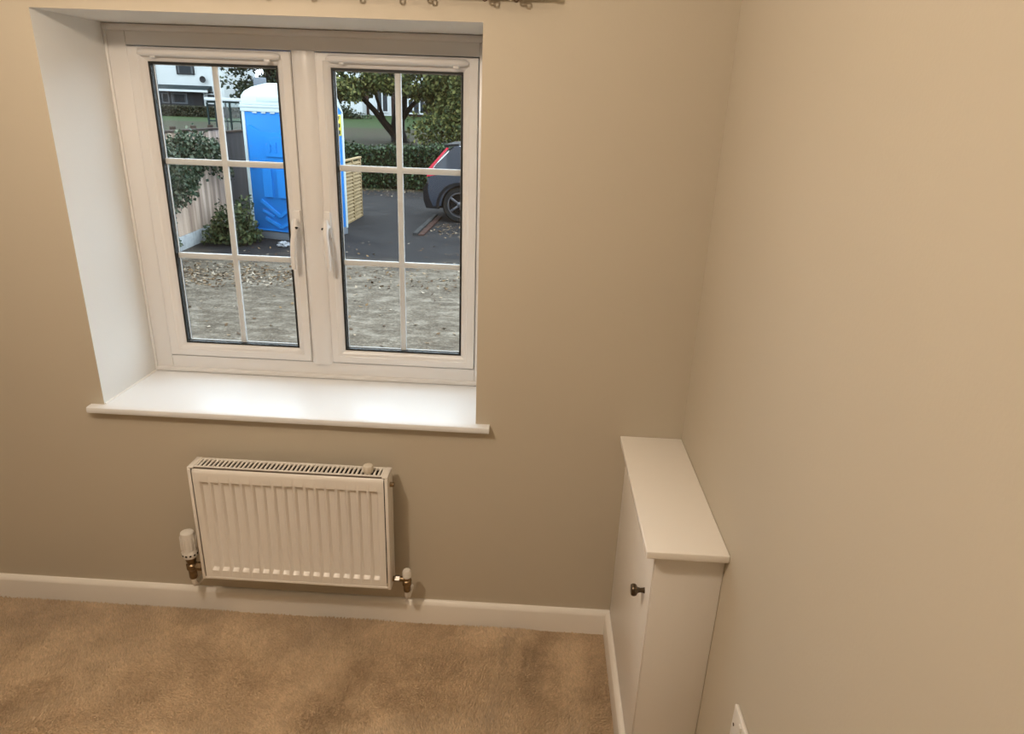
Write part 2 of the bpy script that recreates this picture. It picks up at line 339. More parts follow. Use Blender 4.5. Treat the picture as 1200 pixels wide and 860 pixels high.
# ------------------------------------------------------------------ radiator
def radiator():
    x0, x1, yf, yb, z0, z1 = -.5871, .0129, -.1007, -.0352, .2058, .6044
    rt = thing('radiator', ((x0+x1)/2, (yf+yb)/2, z0), 'white ribbed panel radiator on the wall below the window', 'radiator')
    # fluted front panel
    xs = []; N = 17; p = (x1-x0-.050)/N*1.0; first = x0+.025+p/2
    xs = [x0+.009]; dep = [0]
    for k in range(N):
        c = first+k*p
        for dx, d in ((-.0145, 0), (-.0120, .30), (-.0100, .78), (-.0084, 1), (.0084, 1), (.0100, .78), (.0120, .30), (.0145, 0)): xs.append(c+dx); dep.append(d)
    xs.append(x1-.009); dep.append(0)
    zs = [z0+.004, z0+.030, z0+.038, z1-.055, z1-.047, z1-.020, z1-.011, z1-.006]; zd = [0, 0, 1, 1, 0, 0, 0, 0]; zy = [0, 0, 0, 0, 0, 0, .0015, .006]
    vs = []; fs = []
    for j, z in enumerate(zs):
        for i, x in enumerate(xs): vs.append((x, yf+.0105*dep[i]*zd[j]+zy[j], z))
    n = len(xs)
    for j in range(len(zs)-1):
        for i in range(n-1): fs.append((j*n+i, j*n+i+1, (j+1)*n+i+1, (j+1)*n+i))
    b = MB(); b.add(vs, fs, 0, True); pan = b.build('front_panel', m_rad, rt)
    # turn normals to the room
    if sum(pl.normal.y for pl in pan.data.polygons) > 0: pan.data.flip_normals()
    MB().box(x0+.008, x1-.008, yb-.004, yb, z0, z1-.012, .001).build('back_panel', m_rad, rt)
    MB().box(x0+.006, x1-.006, yf+.012, yb-.006, z0+.01, z1-.008).build('shaded_fin_box', m_dark, rt)  # plain box for the fins, coloured near black as the shade inside
    for s in (0, 1):
        b = MB(); a = x0-.004 if s == 0 else x1-.006; c = x0+.006 if s == 0 else x1+.004
        b.box(a, c, yf-.002, yf+.004, z0-.004, z1-.003, .0018)                # front lip
        o0, o1 = (a, a+.003) if s == 0 else (c-.003, c)
        b.box(o0, o1, yf, yb, z0-.004, z1+.002, .001)
        t0, t1 = (x0-.004, x0+.014) if s == 0 else (x1-.014, x1+.004)
        b.box(t0, t1, yf, yb, z1-.002, z1+.002, .0012)
        b.build('side_casing', m_rad, rt)
    b = MB(); g0, g1 = x0+.0145, x1-.0145
    b.box(g0, g1, yf+.008, yf+.015, z1-.003, z1+.001, .001); b.box(g0, g1, yb-.010, yb, z1-.003, z1+.001, .001)
    ns = 43; pt = (g1-g0)/ns
    for k in range(ns+1):
        xx = min(max(g0+k*pt, g0+.003), g1-.003); b.box(xx-.0030, xx+.0030, yf+.014, yb-.009, z1-.003, z1+.0008)
    b.build('top_grille', m_rad, rt)
    # rolled lower edge
    MB().box(x0+.006, x1-.006, yf+.0075, yf+.0085, z1-.012, z1-.001).build('panel_gap_shade', m_shade, rt)  # thin strip, its colour painting the shade behind the panel's top edge
    MB().box(x0+.002, x1-.002, yf-.0012, yf+.004, z0-.003, z0+.006, .002).build('bottom_lip', m_rad, rt)
    # round plastic cap left on the grille
    c = MB().lathe([(.013, 0), (.0155, .003), (.0160, .020), (.014, .024), (.008, .0255)], 20, mtx=Matrix.Translation((-.048, -.072, z1+.001)))
    c.build('vent_cap', m_cream, rt)
    MB().tube([(x1+.003, -.070, z1-.038), (x1+.016, -.070, z1-.038)], [.008, .007], 10).build('air_bleed_plug', m_brass, rt)
    for xx in (x0+.12, x1-.12): MB().box(xx-.015, xx+.015, yb, -.0005, z0+.04, z1-.06).build('wall_bracket', m_rad, rt)
    # thermostatic valve on the left
    vx, vy = -.640, -.070
    T = Matrix.Translation((vx, vy, 0))
    v = MB(); v.lathe([(.011, .178), (.013, .183), (.013, .212), (.017, .216), (.017, .232), (.012, .236), (.014, .240), (.016, .248), (.016, .258), (.010, .262)], 18, mtx=T)
    v.tube([(vx, vy, .224), (x0-.003, vy, .224)], [.010, .010], 14); v.tube([(vx+.018, vy, .224), (vx+.036, vy, .224)], [.0145, .0145], 6)
    tv = v.build('thermostatic_valve', m_brass, rt)
    k = MB(); k.lathe([(.013, .258), (.022, .262), (.0245, .268), (.0245, .283), (.0225, .286), (.0225, .290), (.0225, .340), (.020, .352), (.012, .357)], 28, mtx=T)
    for i in range(14):
        a = 2*PI*i/14; k.box(-.0015, .0015, .0222, .0245, .293, .338, mtx=T@Matrix.Rotation(a, 4, 'Z'))
    k.build('valve_head', m_plasw, tv)
    k = MB()
    for i in range(12):
        a = 2*PI*i/12; k.box(-.003, .003, .0236, .0249, .272, .278, mtx=T@Matrix.Rotation(a, 4, 'Z'))
    k.build('setting_mark', m_dark, tv)
    pp = [(vx, vy, .182), (vx, vy, .165), (vx, vy+.004, .151), (vx, vy+.016, .143), (vx, -.001, .141)]
    MB().tube(pp, .0085, 12).build('pipe_tail', m_plasw, tv)
    # lockshield valve on the right
    vx = .062; T = Matrix.Translation((vx, vy, 0))
    v = MB(); v.lathe([(.010, .176), (.012, .180), (.012, .200), (.015, .203), (.015, .218), (.011, .221), (.011, .236)], 16, mtx=T)
    v.tube([(vx, vy, .221), (x1+.001, vy, .221)], [.0085, .0085], 12)
    v.tube([(x1+.010, vy, .221), (x1+.026, vy, .221)], [.0125, .0125], 6, mat=1)
    lv = v.build('lockshield_valve', [m_brass, m_chrome], rt)
    MB().lathe([(.012, .230), (.0145, .233), (.0145, .250), (.011, .257), (.004, .259)], 18, mtx=T).build('valve_cap', m_plasw, lv)
    pp = [(vx, vy, .182), (vx, vy, .165), (vx, vy+.004, .151), (vx, vy+.016, .143), (vx, -.001, .141)]
    MB().tube(pp, .0085, 12).build('pipe_tail', m_plasw, lv)
radiator()

# ------------------------------------------------------------------ boxed-in cupboard
def cupboard():
    yb, yf = -.001, -.5538; zc = .7372; xr = WX1-.0006
    c = thing('boxed_cupboard', ((CX+WX1)/2, -.28, 0), 'narrow white built-in cupboard with overhanging flat top in the corner', 'cupboard')
    MB().box(CX+.0035, xr, yf, yb, .0, zc-.019, .0015).build('carcass', m_cab, c)
    d = MB().box(CX, CX+.0033, yf+.0012, yb-.0005, SKH+.002, zc-.0200, .0012).build('door', m_cab, c)
    MB().lathe([(.0075, 0), (.0065, .003), (.0055, .010), (.0075, .017), (.013, .020), (.0150, .024), (.0150, .029), (.0125, .0325), (.004, .0335)], 22,
               mtx=Matrix.Translation((CX, -.494, .566))@Matrix.Rotation(-PI/2, 4, 'Y')).build('knob', m_bronze, d)
    MB().box(.7050, xr, -.5798, yb, zc-.019, zc, .0025, seg=3).build('cupboard_top', m_gloss, c)
    MB().prism(SKP, yf, -.0155, lambda u, v, w: (CX-u, w, v), smooth=True).build('skirting_board', m_gloss, c)
cupboard()

# ------------------------------------------------------------------ wall socket at the bottom right
def socket():
    y0, y1, z0, z1 = -.921, -.775, .434, .520; X = WX1
    s = thing('wall_socket', (X, (y0+y1)/2, z0), 'white double wall socket low on the right wall in front of the cupboard', 'socket')
    MB().box(X-.0085, X-.0002, y0, y1, z0, z1, .0025, seg=3).build('face_plate', m_plasw, s)
    for yy in (-.788, -.908): MB().tube([(X-.0086, yy, .477), (X-.0094, yy, .477)], .0033, 14).build('screw', m_bronze, s)
    for yc in (-.825, -.871):
        for dy, dz, w, h in ((0, .010, .004, .008), (-.011, -.010, .0075, .004), (.011, -.010, .0075, .004)):
            MB().box(X-.0089, X-.0084, yc+dy-w/2, yc+dy+w/2, .470+dz-h/2, .470+dz+h/2).build('pin_hole', m_dark, s)
        MB().box(X-.0115, X-.0084, yc-.006, yc+.006, .500, .513, .001).build('switch', m_plasw, s)
socket()

# ------------------------------------------------------------------ curtain track along the top edge
def curtain_track():
    xa, xb, y, z = -1.05, .415, -.042, 1.910
    t = thing('curtain_track', ((xa+xb)/2, y, z), 'dark brown curtain track with hanging rings above the window', 'curtain track')
    MB().box(xa, xb, y-.009, y+.009, z-.013, z+.013, .003).build('track', m_pole, t)
    MB().box(xb-.001, xb+.014, y-.012, y+.012, z-.015, z+.015, .004).build('end_stop', m_pole, t)
    MB().box(xa-.014, xa+.001, y-.012, y+.012, z-.015, z+.015, .004).build('end_stop', m_pole, t)
    for xx in (xa+.25, xb-.10, -.32): MB().box(xx-.012, xx+.012, y+.008, -.0006, z-.008, z+.012, .002).build('wall_bracket', m_pole, t)
    for i, xx in enumerate((.350, .336, .275, .264, .128, .118, .052, -.043, -.16, -.27, -.38, -.52, -.66, -.80, -.93)):
        b = MB(); n = 14; pale = i in (1, 3, 5)
        zc = z-.0205 if not pale else z-.016
        ring = [(xx+.0058*math.cos(2*PI*k/n), y-.002, zc+.0065*math.sin(2*PI*k/n)) for k in range(n+1)]
        b.tube(ring, .0021, 8, cap=False); b.box(xx-.003, xx+.003, y-.006, y+.004, z-.0165, z-.012, .001)
        o = b.build('glider', m_cream if pale else m_pole, t)
        if pale: o['label'] = 'cream plastic glider'
curtain_track()

# ================================================================== outside
def omat(name, col, rough=.8, metal=0, spec=None, col2=None, **k):
    matte = rough >= .35
    q = 1.0
    if matte: k.setdefault('coat', 0)
    return mat(name, tuple(c*q for c in col), rough, metal, spec=(.10 if matte else .4), col2=tuple(c*q for c in col2) if col2 else None, **k)
G = -.40
def sst(a, b_, x):
    t = np.clip((x-a)/(b_-a), 0, 1); return t*t*(3-2*t)
def gz(x, y):
    x = np.asarray(x, float); y = np.asarray(y, float)
    z = G+.56*np.clip((y-17.5)/13.5, 0, 1)+.16*np.clip((y-31)/14, 0, 1)+.63*sst(45, 60, y)*sst(-26, -17, x)
    return z
def ground_mat():
    m = bpy.data.materials.new('worn_driveway'); m.use_nodes = True; n = m.node_tree.nodes; l = m.node_tree.links
    b = n['Principled BSDF']; b.inputs['Roughness'].default_value = .85; b.inputs['Specular IOR Level'].default_value = .07
    t = n.new('ShaderNodeTexCoord'); sp = n.new('ShaderNodeSeparateXYZ'); l.new(t.outputs['Object'], sp.inputs[0])
    def noise(s, d=5, r=.55, st=None):
        z = n.new('ShaderNodeTexNoise'); z.inputs['Scale'].default_value = s; z.inputs['Detail'].default_value = d; z.inputs['Roughness'].default_value = r
        if st:
            mp = n.new('ShaderNodeMapping'); mp.inputs['Scale'].default_value = st; l.new(t.outputs['Object'], mp.inputs[0]); l.new(mp.outputs[0], z.inputs['Vector'])
        else: l.new(t.outputs['Object'], z.inputs['Vector'])
        return z.outputs['Fac']
    def ramp(f, stops):
        r = n.new('ShaderNodeValToRGB'); e = r.color_ramp.elements
        e[0].position, c0 = stops[0]; e[0].color = (*c0, 1); e[1].position, c1 = stops[-1]; e[1].color = (*c1, 1)
        for p, c in stops[1:-1]: x = e.new(p); x.color = (*c, 1)
        l.new(f, r.inputs[0]); return r.outputs[0]
    def mix(f, a, c):
        x = n.new('ShaderNodeMix'); x.data_type = 'RGBA'; l.new(f, x.inputs[0]); l.new(a, x.inputs[6]); l.new(c, x.inputs[7]); return x.outputs[2]
    def math_(op, a, v, v2=None):
        x = n.new('ShaderNodeMath'); x.operation = op; l.new(a, x.inputs[0])
        if isinstance(v, (int, float)): x.inputs[1].default_value = v
        else: l.new(v, x.inputs[1])
        return x.outputs[0]
    def mrange(f, a, c):
        x = n.new('ShaderNodeMapRange'); x.interpolation_type = 'SMOOTHSTEP'; x.inputs[1].default_value = a; x.inputs[2].default_value = c; l.new(f, x.inputs[0]); return x.outputs[0]
    tar = ramp(noise(2.2), [(.3, (.0125, .0125, .0138)), (.7, (.0235, .023, .024))])
    grit = ramp(noise(38, 3, .7), [(.35, (.042, .034, .025)), (.52, (.098, .080, .060)), (.72, (.27, .23, .18))])
    pale = ramp(noise(4.2, 7, .7, (1, 1.7, 1)), [(.34, (.043, .034, .025)), (.50, (.098, .081, .061)), (.64, (.225, .196, .158))])
    worn = mix(math_('MULTIPLY', noise(1.3, 3), .85), pale, grit)
    # the tarmac gives way to worn concrete towards the house
    yv = math_('ADD', sp.outputs['Y'], math_('MULTIPLY', math_('SUBTRACT', noise(1.1, 4), .5), 2.6))
    near = mix(mrange(yv, 7.0, 8.0), worn, tar)
    brown = ramp(noise(9, 4, .7), [(.3, (.015, .0135, .007)), (.55, (.031, .026, .0155)), (.75, (.052, .043, .028))])
    green = ramp(noise(3, 5, .7), [(.3, (.013, .025, .008)), (.7, (.031, .052, .016))])
    far = mix(mrange(sp.outputs['Y'], 43.5, 46), mix(mrange(noise(1.6, 4), .5, .62), brown, ramp(noise(7), [(.3, (.014, .021, .007)), (.7, (.027, .036, .013))])), green)
    out = mix(mrange(sp.outputs['Y'], 16.0, 16.4), near, far)
    l.new(out, b.inputs['Base Color'])
    bp = n.new('ShaderNodeBump'); bp.inputs['Strength'].default_value = .5; bp.inputs['Distance'].default_value = .02
    l.new(noise(30, 4, .7), bp.inputs['Height']); l.new(bp.outputs[0], b.inputs['Normal'])
    return m
xs = np.concatenate([np.arange(-70, -10, 2.5), np.arange(-10, 4, 1.0), np.arange(4, 30, 3.0)]); ys = np.concatenate([np.arange(.45, 18, .9), np.arange(18, 80, 1.5)])
gx, gy = np.meshgrid(xs, ys); V = np.stack([gx.ravel(), gy.ravel(), gz(gx, gy).ravel()], 1)
nx = len(xs); i, j = np.meshgrid(np.arange(nx-1), np.arange(len(ys)-1)); a = (j*nx+i).ravel()
raw_mesh('driveway', V, np.stack([a, a+1, a+nx+1, a+nx], 1), ground_mat(), kind='structure', smooth=True)

def leaf_quads(P, size, rng, up=0.0, aspect=1.6, flat=False):
    """pointed six-triangle-ish leaves (folded quads) at points P"""
    n = len(P); d = rng.normal(0, 1, (n, 3)); d[:, 2] += up
    if flat: d[:, 2] *= .25
    d /= np.linalg.norm(d, axis=1, keepdims=True)+1e-9
    q = rng.normal(0, 1, (n, 3))
    if flat: q = np.cross(d, np.array([0, 0, 1.])+rng.normal(0, .25, (n, 3)))
    s = np.cross(d, q); s = q if flat else s; s /= np.linalg.norm(s, axis=1, keepdims=True)+1e-9
    nn = np.cross(d, s)
    L = size*rng.uniform(.65, 1.3, (n, 1)); w = L/aspect/2
    a = P-d*L*.5; c = P+d*L*.5; b0 = P+s*w+nn*L*.10; b1 = P-s*w+nn*L*.10
    V = np.stack([a, b0, c, b1], 1).reshape(-1, 3); i = np.arange(n)*4
    return V, np.stack([i, i+1, i+2, i+3], 1)
def foliage(name, P, size, m, parent=None, seed=0, **k):
    V, Q = leaf_quads(P, size, np.random.default_rng(seed), **k)
    return raw_mesh(name, V, Q, m, parent, kind='stuff')

m_fallen = leaf_mat('fallen_leaf', (0.0490, 0.0245, 0.0108), (0.1470, 0.0931, 0.0441), (0.3038, 0.2548, 0.1960), .7)
m_hedge = leaf_mat('hedge_leaf', (0.0056, 0.0134, 0.0056), (0.0157, 0.0314, 0.0123), (0.0475, 0.0757, 0.0307), .42)
m_ivy = leaf_mat('ivy_leaf', (0.0139, 0.0291, 0.0152), (0.0382, 0.0590, 0.0347), (0.1250, 0.1458, 0.0973), .45)
m_bush = leaf_mat('bush_leaf', (0.0123, 0.0235, 0.0090), (0.0307, 0.0459, 0.0179), (0.0952, 0.1064, 0.0448), .5)
m_tree = leaf_mat('tree_leaf', (0.0139, 0.0250, 0.0069), (0.0555, 0.0682, 0.0208), (0.1667, 0.1632, 0.0520), .55)
m_dtree = leaf_mat('dark_tree_leaf', (0.0056, 0.0123, 0.0067), (0.0157, 0.0253, 0.0123), (0.0475, 0.0560, 0.0253), .5)
m_bark = omat('dark_bark', (.0060, .0060, .0058), .85, noise=.5, scale=6, bump=.5, bscale=14)
m_core = omat('hedge_core', (.012, .017, .009), .95, noise=.4, scale=12)
m_twig = omat('twig', (.06, .045, .03), .85)

# ------------------------------------------------------------------ fallen leaves on the drive
rng = np.random.default_rng(11)
P = []
def scatter(n, x0, x1, y0, y1, dens=None):
    p = np.stack([rng.uniform(x0, x1, n), rng.uniform(y0, y1, n), np.zeros(n)], 1)
    if dens is not None: p = p[rng.uniform(0, 1, n) < dens(p[:, 0], p[:, 1])]
    P.append(p)
scatter(2600, -4.55, -2.3, 5.7, 7.6, lambda x, y: np.clip(1.15-.75*np.abs((y-6.35-.10*(x+3.4))/.55), .02, 1)*np.clip((-x-2.2)/1.2, 0, 1))
scatter(350, -4.4, .6, 3.3, 9)
scatter(420, -2.6, .6, 6.0, 7.6)
scatter(500, -4.6, -1.3, 14.9, 16.5, lambda x, y: np.clip((y-14.6)/1.5, 0, 1))
scatter(160, -1.55, -.8, 9.6, 11.2)
P = np.concatenate(P); P[:, 2] = G+.012
P = P[~((P[:, 1] > 8.25) & (P[:, 1] < 14.0) & (P[:, 0] < -2.6))]; P = P[~((np.abs(P[:, 0]+1.65) < .14) & (P[:, 1] > 9.6) & (P[:, 1] < 12.1))]
o = foliage('fallen_leaves', P, .048, m_fallen, seed=3, flat=True)
tag(o, 'brown autumn leaves scattered over the driveway', 'leaves')

# ------------------------------------------------------------------ kerb and brick edging by the car
m_kerb = omat('grey_kerb_concrete', (.030, .030, .030), .8, noise=.3, scale=9, bump=.3)
m_ebrick = omat('red_edging_brick', (.042, .022, .017), .8, noise=.35, scale=14, bump=.3)
k = thing('kerb_edging', (-1.66, 10.9, G), 'low concrete kerb with a red brick edge running towards the car', 'kerb')
for q in range(3): MB().box(-1.74, -1.66, 9.72+q*.78, 9.72+q*.78+.772, G-.05, G+.050, .008).build('kerb_stone', m_kerb, k)
for q in range(10): MB().box(-1.655, -1.555, 9.74+q*.225, 9.74+q*.225+.215, G-.05, G+.022+.004*(q % 3), .006).build('brick', m_ebrick, k)

# ------------------------------------------------------------------ garden fences on the left
def plank_mat(name, c, c2): return mat(name, c, .8, scale=3.2, col2=c2, bump=.25, bscale=30, stretch=(5, 5, .35))
m_pale = [plank_mat('pale_fence_board', (.29, .205, .155), (.52, .40, .31)), plank_mat('pale_fence_board_b', (.21, .145, .108), (.40, .30, .23)), plank_mat('pale_fence_board_c', (.34, .25, .19), (.57, .45, .355))]
m_old = [plank_mat('weathered_fence_board', (.010, .0092, .010), (.026, .0245, .0255)), plank_mat('weathered_fence_board_b', (.013, .0118, .0125), (.032, .030, .031))]
m_post = omat('brown_fence_post', (.036, .026, .020), .85, noise=.3, scale=8)
m_gboard = omat('pale_gravel_board_concrete', (.33, .35, .36), .85, noise=.18, scale=7, bump=.3)
def fence(name, label, A, B, zb, zt, mats, gravel, posts, pitch=.098):
    A = Vector((*A, 0)); B = Vector((*B, 0)); L = (B-A).length; ang = math.atan2(B.y-A.y, B.x-A.x)
    f = thing(name, (A.x, A.y, G), label, 'fence'); R = Matrix.Translation((A.x, A.y, 0))@Matrix.Rotation(ang, 4, 'Z')
    r = random.Random(5); n = int(L/pitch)
    mbs = {}
    for i in range(n):
        key = i % len(mats) if len(mats) < 3 else r.randrange(len(mats)); u = i*pitch
        dz = r.uniform(-.006, .006)
        b = MB().prism([(u-.004, -.004), (u+pitch+.006, -.026), (u+pitch+.006, -.042), (u-.004, -.010)], zb, zt+dz, lambda p, q, w: R@Vector((p, q, w)))
        b.build('board', mats[key], f)
    b = MB()
    for z in (zb+.15, (zb+zt)/2, zt-.15):
        b2 = MB(); b2.box(0, L, .0, .05, z-.04, z+.04, mtx=R); b2.build('rail', m_post, f)
    MB().box(-.02, L+.02, -.055, .04, zt+.006, zt+.036, .004, mtx=R).build('capping_rail', m_post, f)
    if gravel:
        q = 0
        while q < L: MB().box(q+.004, min(q+1.826, L), -.040, .015, G-.05, zb-.004, .006, mtx=R).build('gravel_board', m_gboard, f); q += 1.83
    for u in posts: MB().box(u-.032, u+.032, .052, .12, G-.05, zt+.075, .006, mtx=R).build('post', m_post, f)
fence('garden_fence', 'pale close-board timber fence on a concrete gravel board left of the driveway', (-4.40, 2.6), (-4.86, 9.55), -.20, 1.20, m_pale, True, (.9, 2.7, 4.6, 5.55, 6.25, 6.9))
fence('garden_fence', 'dark weathered fence panel between the pale fence and the blue toilet', (-4.87, 9.60), (-5.02, 12.6), -.38, 1.14, m_old, False, (1.5, 2.9), .12)
# ivy hanging over the pale fence
rng = np.random.default_rng(21)
def fence_x(y): return -4.40-.46*(y-2.6)/6.95
n = 26000; y = rng.uniform(3.0, 9.45, n); z = rng.uniform(-.25, 1.40, n)
edge = .66+.10*np.sin(y*5.1)+.07*np.sin(y*11+1)-.75*sst(8.2, 7.4, y)+.12*np.sin(z*9)
edge = np.where(y < 7.2, -.6, edge)
kp = (z > edge+rng.normal(0, .05, n)) & (z < 1.12+.09*np.sin(y*3.7)*np.sin(y*1.3)+rng.normal(0, .04, n)-.08*sst(8.4, 9.4, y))
y = y[kp]; z = z[kp]; dep = rng.uniform(.02, .24, len(y))*(.7+.5*np.sin(y*4+z*5))
P = np.stack([fence_x(y)+.03+dep, y, z], 1)
iv = thing('ivy', (-4.6, 6.5, G), 'green ivy hanging over the top and near end of the pale fence', 'ivy')
foliage('foliage', P, .060, m_ivy, iv, seed=4, aspect=1.25)
for q in range(5):
    yy = 3.6+q*.85; b = MB(); xx = fence_x(yy)
    b.tube([(xx+.06, yy, G), (xx+.055, yy+.06, .1), (xx+.06, yy-.03, .55), (xx+.06, yy+.10, 1.0)], [.012, .011, .009, .005], 6); b.build('stem', m_twig, iv)

# ------------------------------------------------------------------ bush beside the toilet
def bush(name, label, c, r, n, size, m, seed, cat='bush', stems=7):
    rng = np.random.default_rng(seed); t = thing(name, c, label, cat)
    d = rng.normal(0, 1, (n, 3)); d /= np.linalg.norm(d, axis=1, keepdims=True); d[:, 2] = np.abs(d[:, 2])
    rad = rng.uniform(.35, 1, n)**.5*(1+.22*np.sin(d[:, 0]*6+seed)+.18*np.sin(d[:, 1]*8)+.15*np.sin(d[:, 2]*9))
    P = np.array(c)+d*rad[:, None]*np.array(r)+np.array([0, 0, .03])
    foliage('foliage', P, size, m, t, seed=seed+1, aspect=1.5)
    rr = random.Random(seed)
    for q in range(stems):
        a = rr.uniform(0, 2*PI); e = (c[0]+math.cos(a)*r[0]*.55, c[1]+math.sin(a)*r[1]*.55, c[2]+r[2]*rr.uniform(.5, .85))
        MB().tube([(c[0]+math.cos(a)*.04, c[1]+math.sin(a)*.04, c[2]-.01), ((c[0]+e[0])/2, (c[1]+e[1])/2, c[2]+r[2]*.45), e], [.012, .009, .004], 6).build('stem', m_twig, t)
    return t
bush('shrub', 'leafy green shrub at the foot of the blue toilet and the fence', (-4.20, 8.38, G), (.36, .34, .52), 1900, .062, m_bush, 31)
bush('shrub', 'low weedy shrub at the far end of the concrete gravel board', (-4.50, 8.55, G), (.16, .42, .30), 700, .05, m_bush, 37, stems=4)

# ------------------------------------------------------------------ white litter on the ground
bm = bmesh.new(); bmesh.ops.create_icosphere(bm, subdivisions=3, radius=1)
rr = random.Random(8)
for v in bm.verts:
    f = 1+.35*math.sin(v.co.x*7+2*v.co.y)*math.cos(v.co.z*5+v.co.y*6)+rr.uniform(-.10, .10)
    v.co = Vector((-3.44+v.co.x*.10*f, 8.28+v.co.y*.07*f, G+.035+max(-.034, v.co.z*.045*f)))
o = MB().bm(bm, 0).build('crumpled_bag', omat('white_thin_plastic', (.25, .26, .28), .5), loc=(-3.44, 8.28, G))
tag(o, 'crumpled white plastic bag lying before the blue toilet', 'litter')

# ------------------------------------------------------------------ blue portable toilet
def toilet():
    m_blue = omat('blue_plastic', (.012, .145, .46), .42, noise=.05, scale=3); m_blued = omat('blue_plastic_relief', (.015, .17, .52), .40)
    m_wht = omat('white_translucent_plastic', (.38, .44, .45), .45); m_grey = omat('grey_vent_plastic', (.12, .135, .155), .6)
    m_yel = omat('yellow_sign', (.50, .42, .04), .5); m_blk = omat('black_print', (.03, .03, .02), .6)
    A = Vector((-4.175, 8.957, 0)); ang = math.atan2(-.18, .603)
    Wd, Dp, H = 1.085, 1.05, 2.02
    Tm = Matrix.Translation((A.x, A.y, G))@Matrix.Rotation(ang, 4, 'Z')     # local: x along the front, y back, z up
    t = thing('portable_toilet', (A.x+.5, A.y+.5, G), 'bright blue portable toilet cabin with a white domed roof', 'portable toilet')
    def B(name, args, m, par=t, bev=.004): return MB().box(*args, bev, mtx=Tm).build(name, m, par)
    B('base_skid', (0, Wd, 0, Dp, .0, .12), m_grey)
    B('left_wall', (.0, .035, .05, Dp-.05, .12, H-.10), m_blue); B('right_wall', (Wd-.035, Wd, .05, Dp-.05, .12, H-.10), m_blue); B('back_wall', (.035, Wd-.035, Dp-.06, Dp-.025, .12, H-.10), m_blue)
    for sy in range(3): B('wall_rib', (Wd, Wd+.018, .16+sy*.28, .28+sy*.28, .25, 1.45 if sy else 1.1), m_blued)
    for sy in range(3): B('wall_rib', (-.018, 0, .16+sy*.28, .28+sy*.28, .25, 1.7), m_blued)
    for xx, yy in ((-.012, -.012), (Wd-.043, -.012), (-.012, Dp-.05), (Wd-.043, Dp-.05)): B('corner_post', (xx, xx+.055, yy, yy+.055, .10, H-.10), m_wht, t, .010)
    # door with its moulded relief
    d = B('door', (.047, Wd-.047, -.004, .03, .13, H-.115), m_blue)
    def relief(poly, dep, name='moulded_panel', m=m_blued):
        return MB().prism(poly, -.004, -.004-dep*1.5, lambda u, v, w: Tm@Vector((u, w, v))).build(name, m, d)
    def bar(p, q, wd, dep=.018):
        p = Vector(p); q = Vector(q); nrm = Vector((-(q-p).y, (q-p).x)).normalized()*wd/2
        relief([tuple(p-nrm), tuple(q-nrm), tuple(q+nrm), tuple(p+nrm)], dep, 'moulded_bar')
    cx = Wd/2
    relief([(.10, 1.08), (.10, 1.72), (.34, 1.62), (cx+.24, 1.62), (Wd-.10, 1.72), (Wd-.10, 1.08), (cx+.24, 1.20), (.34, 1.20)], .022)
    relief([(.40, 1.27), (cx+.17, 1.27), (cx+.17, 1.55), (.40, 1.55)], .036)
    relief([(.43, 1.30), (cx+.14, 1.30), (cx+.14, 1.52), (.43, 1.52)], .028)
    bar((.49, 1.34), (.49, 1.48), .035, .044); bar((.49, 1.48), (.60, 1.40), .03, .044); bar((.60, 1.34), (.60, 1.48), .03, .044)
    relief([(.30, .66), (.46, .66), (.46, 1.08), (.30, 1.08)], .022); relief([(.56, .66), (.74, .66), (.74, 1.08), (.56, 1.08)], .022)
    bar((.22, .60), (cx+.02, .37), .05); bar((cx+.02, .37), (Wd-.22, .60), .05)
    bar((.28, .33), (cx+.02, .20), .05); bar((.24, .44), (.44, .36), .035); bar((cx+.02, .20), (Wd-.28, .33), .05)
    bar((.06, .145), (Wd-.06, .145), .022, .012)
    B('door_handle', (Wd-.16, Wd-.11, -.045, -.004, 1.0, 1.18), m_grey, d)
    # white lintel band and gutter lines
    B('lintel', (-.02, Wd+.02, -.02, .05, H-.113, H-.055), m_wht); B('eaves_band', (-.03, Wd+.03, -.03, Dp-.32, H-.055, H-.02), m_wht); B('eaves_band', (-.02, Wd+.02, -.02, Dp-.33, H-.018, H+.015), m_wht)
    q = MB()
    for k in range(5): q.box(.20+k*.16, .28+k*.16, -.022, -.012, H-.135, H-.118, .002, mtx=Tm)
    q.build('vent_slots', m_wht, t)
    # domed roof: chamfered loft
    prof = [(0, H+.016), (0, H+.10), (.05, H+.19), (.16, H+.262), (.34, H+.30), (.55, H+.30), (Dp-.32, H+.275), (Dp-.17, H+.20), (Dp+.015, H-.09), (Dp-.005, H-.105), (Dp-.20, H+.07), (Dp-.30, H+.016)]
    n = len(prof); st = [(0, .10), (.025, .17), (.08, .235), (.20, .33), (Wd-.20, .33), (Wd-.08, .235), (Wd-.025, .21), (Wd+.004, .19)]; vs = []; fs = []
    for u, cap in st: vs += [Tm@Vector((u, v, min(z, H+cap) if v < Dp-.1 else z)) for v, z in prof]
    for i in range(len(st)-1):
        for k in range(n): fs.append((i*n+k, i*n+(k+1) % n, (i+1)*n+(k+1) % n, (i+1)*n+k))
    fs.append(tuple(range(n))); fs.append(tuple(range((len(st)-1)*n, len(st)*n)))
    q = MB(); q.add(vs, fs); q.build('domed_roof', m_wht, t)
    for u in (.0, Wd-.035): MB().prism([(Dp-.31, H-.10), (Dp-.012, H-.108), (Dp-.205, H+.062), (Dp-.31, H+.012)], u, u+.034, lambda p, q_, w: Tm@Vector((w, p, q_))).build('gable_panel', m_blue, t)
    B('roof_emblem', (.28, .85, -.006, .0, H+.03, H+.10), m_wht)
    q = MB(); q.tube([Tm@Vector((.12, .32, H-.2)), Tm@Vector((.12, .32, H+.30))], .05, 14); q.box(.05, .19, .25, .39, H+.245, H+.375, .01, mtx=Tm); q.build('vent_pipe', m_grey, t)
